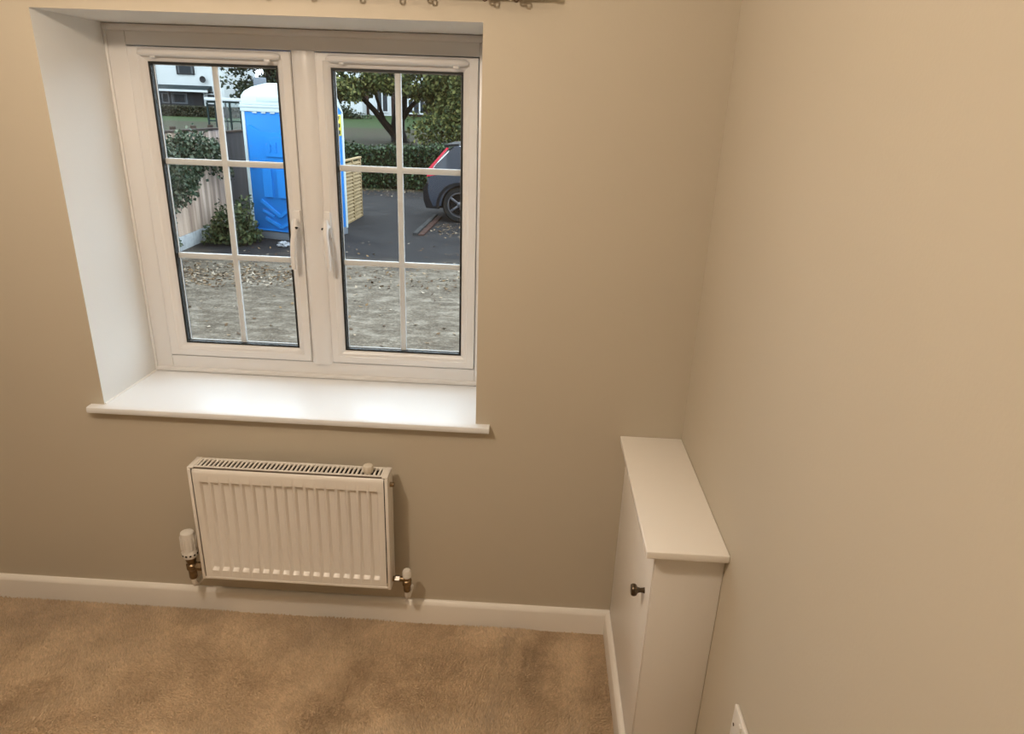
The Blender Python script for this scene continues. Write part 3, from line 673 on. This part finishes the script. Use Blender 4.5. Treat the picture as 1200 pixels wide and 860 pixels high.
    # yellow notice on the right wall
    s = MB().box(Wd+.0005, Wd+.006, .52, Dp-.055, 1.58, 1.90, .003, mtx=Tm).build('notice', m_yel, t)
    q = MB(); r2 = random.Random(3)
    for row in range(3):
        z = 1.845-row*.105
        for ch in range(5):
            y0 = .55+ch*.088; q.box(Wd+.0058, Wd+.0072, y0, y0+.024, z-.034, z+.034, mtx=Tm)
            q.box(Wd+.0058, Wd+.0072, y0+.024, y0+.058, z+(.014 if r2.random() < .5 else -.032), z+(.032 if r2.random() < .5 else .026), mtx=Tm); q.box(Wd+.0058, Wd+.0072, y0+.024, y0+.05, z-.008, z+.006, mtx=Tm)
    q.build('notice_print', m_blk, s)
toilet()

# ------------------------------------------------------------------ slatted timber screen behind the toilet
def slat_screen():
    m_sl = [omat('pale_pine_slat', (.28, .205, .11), .7, noise=.15, scale=9, stretch=(1, 3, 6)), omat('pale_pine_slat_b', (.23, .165, .085), .7, noise=.15, scale=9)]
    t = thing('slatted_screen', (-3.12, 11.1, G), 'tall pale pine slatted screen standing behind the blue toilet', 'screen')
    y0, y1, zt = 10.55, 11.72, .70
    x = -3.10
    for yy in (y0, (y0+y1)/2-.03, y1-.06): MB().box(x-.045, x+.0, yy, yy+.06, G, zt, .004).build('post', m_sl[1], t)
    for h in range(2):
        a = y0+.062 if h == 0 else (y0+y1)/2+.032; c = (y0+y1)/2-.032 if h == 0 else y1-.062
        for k in range(17):
            z = G+.045+k*.062
            b = MB(); b.box(-.010, .010, a, c, -.028, .028, .002, mtx=Matrix.Translation((x-.02, 0, z))@Matrix.Rotation(math.radians(-38), 4, 'Y')); b.build('slat', m_sl[k % 2], t)
    MB().box(x-.055, x+.012, y0-.01, y1+.01, zt, zt+.03, .003).build('top_rail', m_sl[0], t)
    MB().box(x-.05, x+.004, y0+.061, y1-.061, G, G+.014, .002).build('bottom_rail', m_sl[1], t)
slat_screen()

# ------------------------------------------------------------------ clipped hedge across the far side of the drive
def hedge():
    x0, x1, y0, y1, zt = -8.2, 4.5, 16.55, 17.9, .66
    t = thing('hedge', ((x0+x1)/2, (y0+y1)/2, G), 'long clipped dark green hedge across the far side of the driveway', 'hedge')
    b = MB(); b.box(x0+.12, x1-.12, y0+.14, y1-.14, G, zt-.14, .08); b.build('inner_branches', m_core, t)
    rng = np.random.default_rng(41); n = 30000
    x = rng.uniform(x0, x1, n); u = rng.uniform(0, 1, n); fr = u < .60
    y = np.where(fr, y0+.13-np.abs(rng.normal(0, .07, n)), rng.uniform(y0, y1, n)); z = np.where(fr, rng.uniform(G+.03, zt, n), zt-.06+rng.normal(0, .05, n))
    y = y+.05*np.sin(x*3.1)+.04*np.sin(z*7+x*2); z = z+.045*np.sin(x*1.9)+.03*np.sin(x*4.3+y)
    P = np.stack([x, y, np.maximum(z, G+.02)], 1); foliage('foliage', P, .085, m_hedge, t, seed=42, aspect=1.5)
hedge()

# ------------------------------------------------------------------ dark SUV, tail towards the drive
def car():
    m_p = omat('dark_blue_grey_car_paint', (.020, .027, .042), .25, .3, coat=.5); m_pl = omat('black_bumper_plastic', (.006, .006, .007), .55)
    m_gl = omat('dark_car_glass', (.035, .045, .06), .06); m_ty = omat('tyre_rubber', (.012, .012, .012), .8); m_al = omat('dark_alloy', (.10, .10, .11), .35, .8)
    m_rd = omat('red_tail_lamp', (.42, .010, .030), .2); m_sv = omat('bright_trim', (.5, .5, .52), .3, .8); m_hl = omat('clear_head_lamp', (.6, .63, .66), .1)
    X0, Y0, Z0 = -1.79, 11.30, G; L, Wd = 4.5, 1.86
    t = thing('car', (X0+L/2, Y0+Wd/2, Z0), 'dark blue-grey car parked by the hedge with its red tail lamp towards the toilet', 'car')
    def P(u, v, w): return Vector((X0+u, Y0+w, Z0+v))
    wr, wx1, wx2, ar = .335, .66, 3.50, .40
    def arch(cx): return [(cx-ar*math.cos(PI*k/10), .31+ar*math.sin(PI*k/10)) for k in range(11)]
    low = [(.10, .30)]+[(p[0], max(p[1], .30)) for p in arch(wx1)]+[(wx1+ar+.02, .27), (wx2-ar-.02, .27)]+[(p[0], max(p[1], .30)) for p in arch(wx2)]+[(L-.08, .28), (L-.01, .42), (L-.02, .68), (L-.16, .84), (3.35, .97), (2.2, .96), (.20, 1.0), (.06, .93), (.035, .80), (.0, .62), (.03, .45)]
    def loft(name, poly, sects, m, par=t, zc=.62, xc=2.2):
        n = len(poly); vs = []; fs = []
        for w, s in sects: vs += [P(xc+(u-xc)*s, zc+(v-zc)*s if v > zc else v, w) for u, v in poly]
        for i in range(len(sects)-1):
            for k in range(n): fs.append((i*n+k, i*n+(k+1) % n, (i+1)*n+(k+1) % n, (i+1)*n+k))
        fs.append(tuple(range(n))); fs.append(tuple(range((len(sects)-1)*n, len(sects)*n)))
        q = MB(); q.add(vs, fs, 0, True); return q.build(name, m, par)
    body = loft('body', low, [(0, .975), (.05, .995), (.30, 1), (Wd-.30, 1), (Wd-.05, .995), (Wd, .975)], m_p)
    gh = [(.06, .94), (.17, 1.08), (.42, 1.33), (.52, 1.405), (.9, 1.44), (1.7, 1.45), (2.35, 1.40), (2.6, 1.28), (3.25, .965)]
    cab = loft('cabin', gh, [(.06, .965), (.15, .99), (.45, 1), (Wd-.45, 1), (Wd-.15, .99), (Wd-.06, .965)], m_p, t, .95, 1.7)
    for yw in (.048, Wd-.070):
        for poly in ([(.95, 1.02), (.72, 1.10), (.86, 1.30), (1.35, 1.34), (1.38, 1.02)], [(1.44, 1.02), (1.42, 1.345), (1.75, 1.36), (2.15, 1.32), (2.18, 1.02)], [(2.24, 1.02), (2.22, 1.31), (2.42, 1.24), (2.88, 1.03)]):
            MB().prism(poly, yw, yw+.022, P).build('side_window', m_gl, t)
    MB().prism([(.205, 1.09), (.41, 1.305), (.425, 1.295), (.22, 1.08)], .30, Wd-.30, lambda u, v, w: P(u-.012, v+.008, w)).build('rear_window', m_gl, t)
    MB().prism([(3.20, .985), (2.63, 1.265), (2.61, 1.25), (3.18, .97)], .22, Wd-.22, lambda u, v, w: P(u+.015, v+.012, w)).build('windscreen', m_gl, t)
    MB().prism([(.34, 1.375), (.36, 1.42), (.62, 1.44), (.62, 1.41)], .16, Wd-.16, P).build('roof_spoiler', m_pl, t)
    b = MB().prism([(-.03, .40), (.02, .26), (.27, .25), (.27, .70), (.03, .72), (-.04, .62)], .015, Wd-.015, P).build('rear_bumper', m_pl, t)
    MB().prism([(L-.22, .26), (L+.02, .27), (L+.04, .50), (L-.10, .56)], .03, Wd-.03, P).build('front_bumper', m_pl, t)
    MB().prism([(wx1+ar, .25), (wx2-ar, .25), (wx2-ar, .36), (wx1+ar, .36)], -.006, Wd+.006, P).build('sill_cladding', m_pl, t)
    for yw, e in ((-.012, .06), (Wd-.05, .06)):
        MB().prism([(.035, .84), (.06, .985), (.41, 1.375), (.445, 1.36), (.15, 1.01), (.24, .955), (.22, .88)], yw+.005, yw+e+.045, P).build('tail_lamp', m_rd, t)
        MB().prism([(L-.45, .74), (L-.09, .70), (L-.14, .82), (L-.42, .86)], yw+.008, yw+e, P).build('head_lamp', m_hl, t)
        for wx in (wx1, wx2):
            n = 16; q = MB(); o_ = [(wx+(ar+.045)*math.cos(PI*k/n), .31+(ar+.045)*math.sin(PI*k/n)) for k in range(n+1)]+[(wx+(ar-.01)*math.cos(PI*(n-k)/n), .31+(ar-.01)*math.sin(PI*(n-k)/n)) for k in range(n+1)]
            for k in range(n):
                q.prism([o_[k], o_[k+1], o_[2*n-k], o_[2*n+1-k]], yw+.002, yw+e, P)
            q.build('arch_trim', m_pl, t)
    MB().box(X0+wx1-.42, X0+wx1+.42, Y0+.25, Y0+Wd-.25, Z0+.24, Z0+.72).build('wheel_well', m_pl, t)
    MB().box(X0+wx2-.42, X0+wx2+.42, Y0+.25, Y0+Wd-.25, Z0+.24, Z0+.72).build('wheel_well', m_pl, t)
    for wx in (wx1, wx2):
        for yw, sg in ((.035, -1), (Wd-.035, 1)):
            T = Matrix.Translation((X0+wx, Y0+yw, Z0+wr))@Matrix.Rotation(PI/2*(1 if sg < 0 else -1), 4, 'X')
            q = MB(); q.lathe([(.24, -.20), (.31, -.195), (wr, -.17), (wr, -.03), (.31, 0), (.245, 0), (.235, -.01), (.235, -.19)], 36, mtx=T); w = q.build('wheel', m_ty, t)
            q = MB(); q.lathe([(.234, -.16), (.234, -.004), (.215, -.004), (.205, -.05), (.205, -.16)], 30, mtx=T); q.lathe([(.055, -.06), (.055, -.012), (.04, -.005)], 16, mtx=T)
            for k in range(5): q.box(.03, .222, -.022, .022, -.045, -.012, .006, mtx=T@Matrix.Rotation(2*PI*k/5, 4, 'Z'))
            q.build('alloy_rim', m_al, w); MB().lathe([(.20, -.155), (.20, -.12)], 24, mtx=T).build('brake_disc', m_pl, w)
    for yw in (-.09, Wd): MB().box(X0+2.55, X0+2.72, Y0+yw, Y0+yw+.09, Z0+1.0, Z0+1.12, .025).build('door_mirror', m_p, t)
    for ux in (1.35, 2.30): MB().box(X0+ux, X0+ux+.17, Y0-.012, Y0+.004, Z0+.885, Z0+.91, .006).build('door_handle', m_p, t)
car()

# ------------------------------------------------------------------ trees and bushes beyond the hedge
def limb(pts, rad, n=9): return MB().tube(pts, rad, n)
def clumps(cs, per, rng, sq=.8):
    out = []
    for c in cs:
        r = c[3]; d = rng.normal(0, 1, (per, 3)); d /= np.linalg.norm(d, axis=1, keepdims=True)
        out.append(np.array(c[:3])+d*(rng.uniform(.2, 1, (per, 1))**.6)*r*np.array([1, 1, sq]))
    return np.concatenate(out)
def big_tree():
    bx, by = -6.41, 31.0; bz = float(gz(bx, by))
    t = thing('tree', (bx, by, bz), 'large spreading tree with a dark forked trunk on the grass behind the hedge', 'tree')
    V3 = lambda a, bb, c: (bx+a, by+bb, bz+c)
    MB().tube([V3(.15, 0, -.1), V3(.12, 0, .12), V3(.05, 0, .5), V3(.10, 0, 1.0), V3(.22, 0, 1.7), V3(.30, 0, 2.6), V3(.25, .1, 4.0), V3(.4, .2, 5.5), V3(.3, .3, 7.0)], [.52, .38, .33, .30, .28, .25, .2, .14, .05], 12).build('trunk', m_bark, t)
    br = [([V3(-.02, -.1, .25), V3(-.45, -.2, .75), V3(-.95, -.3, 1.35), V3(-1.55, -.4, 1.95), V3(-2.1, -.5, 2.6), V3(-2.7, -.4, 3.4)], [.30, .26, .20, .16, .12, .06]),
          ([V3(-.40, -.2, .65), V3(-.62, -.3, 1.3), V3(-.85, -.3, 2.0), V3(-.95, -.3, 3.2)], [.15, .12, .11, .06]),
          ([V3(.22, 0, .9), V3(.65, -.2, 1.45), V3(1.05, -.3, 1.85), V3(1.5, -.3, 2.5), V3(2.2, -.4, 3.2)], [.20, .17, .14, .11, .05]),
          ([V3(.28, 0, 2.2), V3(-.5, .4, 3.2), V3(-1.4, .8, 4.4)], [.16, .11, .05]), ([V3(.3, .1, 3.0), V3(1.2, .5, 4.0), V3(2.0, .6, 5.2)], [.14, .10, .05])]
    for p, r in br: limb(p, [x*.62 for x in r]).build('branch', m_bark, t)
    rng = np.random.default_rng(51); cs = []
    for _ in range(150):
        a = rng.uniform(0, 2*PI); r = math.sqrt(rng.uniform(0, 1))*3.9; x = bx+.6+r*math.cos(a)*1.0; y = by+r*math.sin(a)*.85; z = bz+rng.uniform(2.15, 7.0)
        if ((x-bx-.6)/4.4)**2+((y-by)/4)**2+((z-bz-3.2)/4.3)**2 < 1.05: cs.append((x, y, z, rng.uniform(.45, .8)))
    for k in range(34):                                  # lower skirt of the crown, thinner on the left
        x = bx+rng.uniform(-3.4, 4.4); cs.append((x, by-2.2+rng.uniform(-.6, .9), bz+2.25-.38*sst(-.6, -1.6, x-bx)+rng.uniform(-.15, .5)-.35*sst(0.6, 3.4, x-bx)*1.4, rng.uniform(.32, .55)))
    for q in ((-2.7, -.6, 1.75), (-2.3, -.7, 1.95), (-3.1, -.6, 1.9), (-1.7, -.8, 2.05), (1.9, -1.5, 1.65), (2.4, -1.6, 1.4), (2.8, -1.4, 1.7)): cs.append((bx+q[0], by+q[1], bz+q[2], .42))
    foliage('foliage', clumps(cs, 150, rng), .19, m_tree, t, seed=52, aspect=1.5)
big_tree()
def bare_tree():
    bx, by = -9.55, 24.0; bz = float(gz(bx, by))
    t = thing('tree', (bx, by, bz), 'dark thinly leaved tree whose branches show above the blue toilet', 'tree')
    V3 = lambda a, bb, c: (bx+a, by+bb, bz+c)
    MB().tube([V3(0, 0, -.1), V3(.05, 0, 1.0), V3(.0, 0, 2.0), V3(.15, 0, 3.2), V3(.1, 0, 5.5)], [.24, .19, .16, .12, .04], 10).build('trunk', m_bark, t)
    rng = np.random.default_rng(61); ends = []
    for k in range(30):
        z0 = rng.uniform(1.5, 3.4); a = rng.uniform(0, 2*PI); ln = rng.uniform(.9, 1.9); p = [V3(.05, 0, z0)]
        for s in range(1, 5): p.append(V3(math.cos(a)*ln*s/4+rng.normal(0, .07), math.sin(a)*ln*.8*s/4+rng.normal(0, .07), z0+ln*.30*s/4*(1 if k % 3 else -.3)+rng.normal(0, .06)))
        ends += p[1:]; limb(p, [.065, .05, .04, .028, .012], 6).build('branch', m_bark, t)
    cs = [(e[0], e[1], e[2], rng.uniform(.18, .42)) for e in ends for _ in range(1)]
    foliage('foliage', clumps(cs, 46, rng), .15, m_dtree, t, seed=62, aspect=1.7)
bare_tree()
def big_bush(name, label, c, r, n, size, m, seed): return bush(name, label, (c[0], c[1], float(gz(c[0], c[1]))), r, n, size, m, seed, 'bush', 9)
big_bush('bush', 'broad yellow-green bush reaching to the grass right of the forked tree', (-2.6, 28.0), (2.0, 1.6, 3.6), 9000, .17, m_tree, 71)
big_bush('bush', 'dark evergreen bush at the right edge of the window view', (-.6, 26.5), (1.7, 1.5, 3.9), 6000, .17, m_dtree, 75)
big_bush('bush', 'dark low bush by the far brick house wall', (-7.8, 56.5), (1.6, 1.0, 1.0), 1500, .2, m_dtree, 79)
big_bush('bush', 'tall pale green bush at the left end of the white house', (-36.0, 57.0), (2.4, 1.5, 4.6), 2500, .25, m_tree, 87)
big_bush('bush', 'small dark bush on the far grass left of the forked trunk', (-15.6, 54.0), (1.9, .9, .75), 1500, .2, m_dtree, 83)

# ------------------------------------------------------------------ houses
m_render = omat('white_house_render', (.40, .42, .425), .8, noise=.04, scale=1.5); m_bl = omat('dark_window_frame', (.02, .02, .022), .5)
m_pane = omat('dark_house_glass', (.016, .020, .024), .4); m_wf = omat('white_window_frame', (.40, .42, .43), .5); m_curt = omat('pale_curtain', (.07, .075, .08), .9)
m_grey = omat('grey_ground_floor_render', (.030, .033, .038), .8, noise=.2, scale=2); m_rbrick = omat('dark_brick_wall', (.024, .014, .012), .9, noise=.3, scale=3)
m_tile = omat('brown_roof_tile', (.05, .03, .022), .8, noise=.3, scale=2); m_slate = omat('dark_porch_slate', (.012, .02, .023), .6)
def hwin(par, x0, x1, z0, z1, y, fm, mull=(), curt=False, fw=.09):
    b = MB(); b.box(x0, x1, y-.10, y+.02, z0, z0+fw); b.box(x0, x1, y-.10, y+.02, z1-fw, z1); b.box(x0, x0+fw, y-.10, y+.02, z0+fw, z1-fw); b.box(x1-fw, x1, y-.10, y+.02, z0+fw, z1-fw)
    for m in mull: b.box(m-fw/2, m+fw/2, y-.09, y+.02, z0+fw, z1-fw)
    w = b.build('window', fm, par); MB().box(x0+fw, x1-fw, y-.06, y-.03, z0+fw, z1-fw).build('pane', m_pane, w)
    if curt:
        d = (x1-x0)*.17
        MB().box(x0+fw, x0+d, y-.075, y-.062, z0+fw, z1-fw).build('curtain', m_curt, w); MB().box(x1-d, x1-fw, y-.075, y-.062, z0+fw, z1-fw).build('curtain', m_curt, w)
m_gwf = omat('grey_window_frame', (.11, .12, .135), .6)
def white_house():
    x0, x1, y, zg = -33.1, -27.3, 60.0, .20
    h = thing('house', ((x0+x1)/2, y+3, zg), 'white rendered house with a dark porch roof and a satellite dish', 'house')
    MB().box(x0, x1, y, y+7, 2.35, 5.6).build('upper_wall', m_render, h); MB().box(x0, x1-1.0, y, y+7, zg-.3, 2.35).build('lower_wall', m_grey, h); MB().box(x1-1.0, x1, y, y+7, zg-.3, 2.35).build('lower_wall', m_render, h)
    MB().prism([(y-.4, 5.5), (y+3.5, 7.6), (y+7.4, 5.5), (y+7.4, 5.7), (y+3.5, 7.85), (y-.4, 5.7)], x0-.3, x1+.3, lambda u, v, w: (w, u, v)).build('roof', m_tile, h)
    hwin(h, -31.25, -29.72, 3.64, 4.95, y, m_bl, (), True, .10)
    MB().prism([(y-1.1, 2.42), (y-1.1, 2.50), (y, 2.80), (y, 2.42)], x0-.1, -28.35, lambda u, v, w: (w, u, v)).build('porch_roof', m_slate, h)
    MB().box(x0-.2, -28.25, y-1.22, y-1.10, 2.26, 2.44).build('porch_fascia', m_render, h)
    hwin(h, -32.0, -30.6, 1.30, 2.15, y, m_gwf, (), True, .10); hwin(h, -32.85, -32.2, 1.3, 2.15, y, m_gwf, (), True)
    MB().box(-30.1, -29.3, y-.06, y, zg, 2.15).build('front_door', m_bl, h); MB().box(-29.15, -28.95, y-.06, y, zg, 2.2).build('porch_post', m_render, h)
    hwin(h, -28.9, -28.1, 1.35, 2.2, y, m_wf)
    T = Matrix.Translation((-28.95, y-.30, 3.30))@Matrix.Rotation(PI/2, 4, 'X')
    q = MB(); q.lathe([(.02, -.06), (.14, -.05), (.25, .0), (.27, .02), (.25, .01), (.14, -.03), (.02, -.04)], 20, mtx=T); q.tube([(-28.95, y-.25, 3.28), (-28.95, y+.0, 3.15)], .03, 8); q.build('satellite_dish', m_bl, h)
white_house()
def brick_house():
    y, zg = 60.0, .85
    h = thing('house', (-11, y+3, zg), 'dark brick house with white framed windows seen through the forked tree', 'house')
    MB().box(-17.2, -3.0, y, y+7, zg-.3, 3.3).build('lower_wall', m_rbrick, h); MB().box(-17.2, -3.0, y, y+7, 3.3, 6.4).build('upper_wall', m_render, h)
    MB().box(-17.6, -15.0, y-1.4, y-.01, zg-.3, 2.0).build('white_annexe', m_render, h)
    MB().box(-14.75, -12.85, y-.05, y+.0, zg, 3.4).build('render_panel', m_render, h)
    hwin(h, -14.15, -13.05, 1.2, 3.1, y-.05, m_wf, (-13.6,), False, .10); hwin(h, -11.45, -9.9, 1.15, 2.4, y, m_wf, (-10.95, -10.4), False, .12); hwin(h, -7.6, -6.0, 1.3, 2.5, y, m_wf, (-6.8,), False, .12)
    for xa in (-14.2, -11.2, -7.4): hwin(h, xa, xa+1.4, 4.1, 5.4, y, m_wf, (xa+.7,), False, .12)
    MB().prism([(y-.4, 6.3), (y+3.5, 8.6), (y+7.4, 6.3), (y+7.4, 6.5), (y+3.5, 8.85), (y-.4, 6.5)], -17.5, -2.7, lambda u, v, w: (w, u, v)).build('roof', m_tile, h)
brick_house()
def brown_house():
    y, zg = 64.0, .4; x0, x1 = -26.2, -21.6
    h = thing('house', ((x0+x1)/2, y+3, zg), 'low reddish brown house behind the metal shelter, right of the white house', 'house')
    MB().box(x0, x1, y, y+6, zg-.3, 2.6).build('wall', m_rbrick, h)
    MB().prism([(y-.4, 2.5), (y+3, 4.0), (y+6.4, 2.5), (y+6.4, 2.7), (y+3, 4.2), (y-.4, 2.7)], x0-.3, x1+.3, lambda u, v, w: (w, u, v)).build('roof', m_tile, h)
    for xa in (-25.4, -23.4): hwin(h, xa, xa+1.2, 1.2, 2.2, y, m_wf, (xa+.6,), False, .1)
brown_house()
# dark clipped hedge before the white house
def far_hedge():
    x0, x1, y0, y1 = -34.5, -24.0, 56.6, 57.6; zg = float(gz(-30, 57)); zt = 1.16
    t = thing('hedge', ((x0+x1)/2, y0, zg), 'dark brown-green hedge in front of the white house', 'hedge')
    MB().box(x0+.1, x1-.1, y0+.12, y1-.12, zg-.05, zt-.10, .06).build('inner_branches', m_core, t)
    rng = np.random.default_rng(91); n = 5000; fr = rng.uniform(0, 1, n) < .7
    P = np.stack([rng.uniform(x0, x1, n), np.where(fr, y0+.1+rng.normal(0, .06, n), rng.uniform(y0, y1, n)), np.where(fr, rng.uniform(zg, zt, n), zt-.03)], 1)
    foliage('foliage', P, .17, leaf_mat('far_hedge_leaf', (0.0134, 0.0147, 0.0094), (0.0302, 0.0309, 0.0189), (0.0571, 0.0571, 0.0336)), t, seed=92)
far_hedge()
# metal framed shelter with a white canopy beyond the fence
def shelter():
    x0, x1, y0, y1 = -9.95, -7.2, 20.0, 21.3; zg = float(gz(-8.5, 20.0)); zt = 1.66
    m_m = omat('dark_green_metal', (.012, .022, .022), .45, .2)
    t = thing('metal_shelter', ((x0+x1)/2, y0, zg), 'dark metal framed shelter with a white canopy edge beyond the fence', 'shelter')
    MB().box(x0-.05, x1+.05, y0-.06, y1+.06, zt-.02, zt+.07, .01).build('canopy', m_wf, t); MB().box(x0, x1, y0-.02, y0+.03, zt-.075, zt-.021).build('header_rail', m_m, t)
    for xx in (x0, x0+.25, x0+.70, x0+1.03, x0+1.5, x0+2.0, x0+2.45): MB().box(xx-.024, xx+.024, y0-.02, y0+.03, zg-.05, zt-.075).build('post', m_m, t)
    for xx in (x0, x0+1.2, x1): MB().box(xx-.02, xx+.02, y1-.05, y1, zg-.05, zt-.02).build('post', m_m, t)
    for z in (1.06, .72, .1): MB().box(x0, x1, y0-.012, y0+.022, z-.018, z+.018).build('cross_rail', m_m, t)
    for a, c in ((x0+.26, x0+.69), (x0+.72, x0+1.02), (x0+1.05, x0+1.49)): MB().box(a, c, y0+.002, y0+.010, .75, zt-.08).build('glass_panel', glass_mat('shelter_glass', (.85, .9, .9)), t)
shelter()
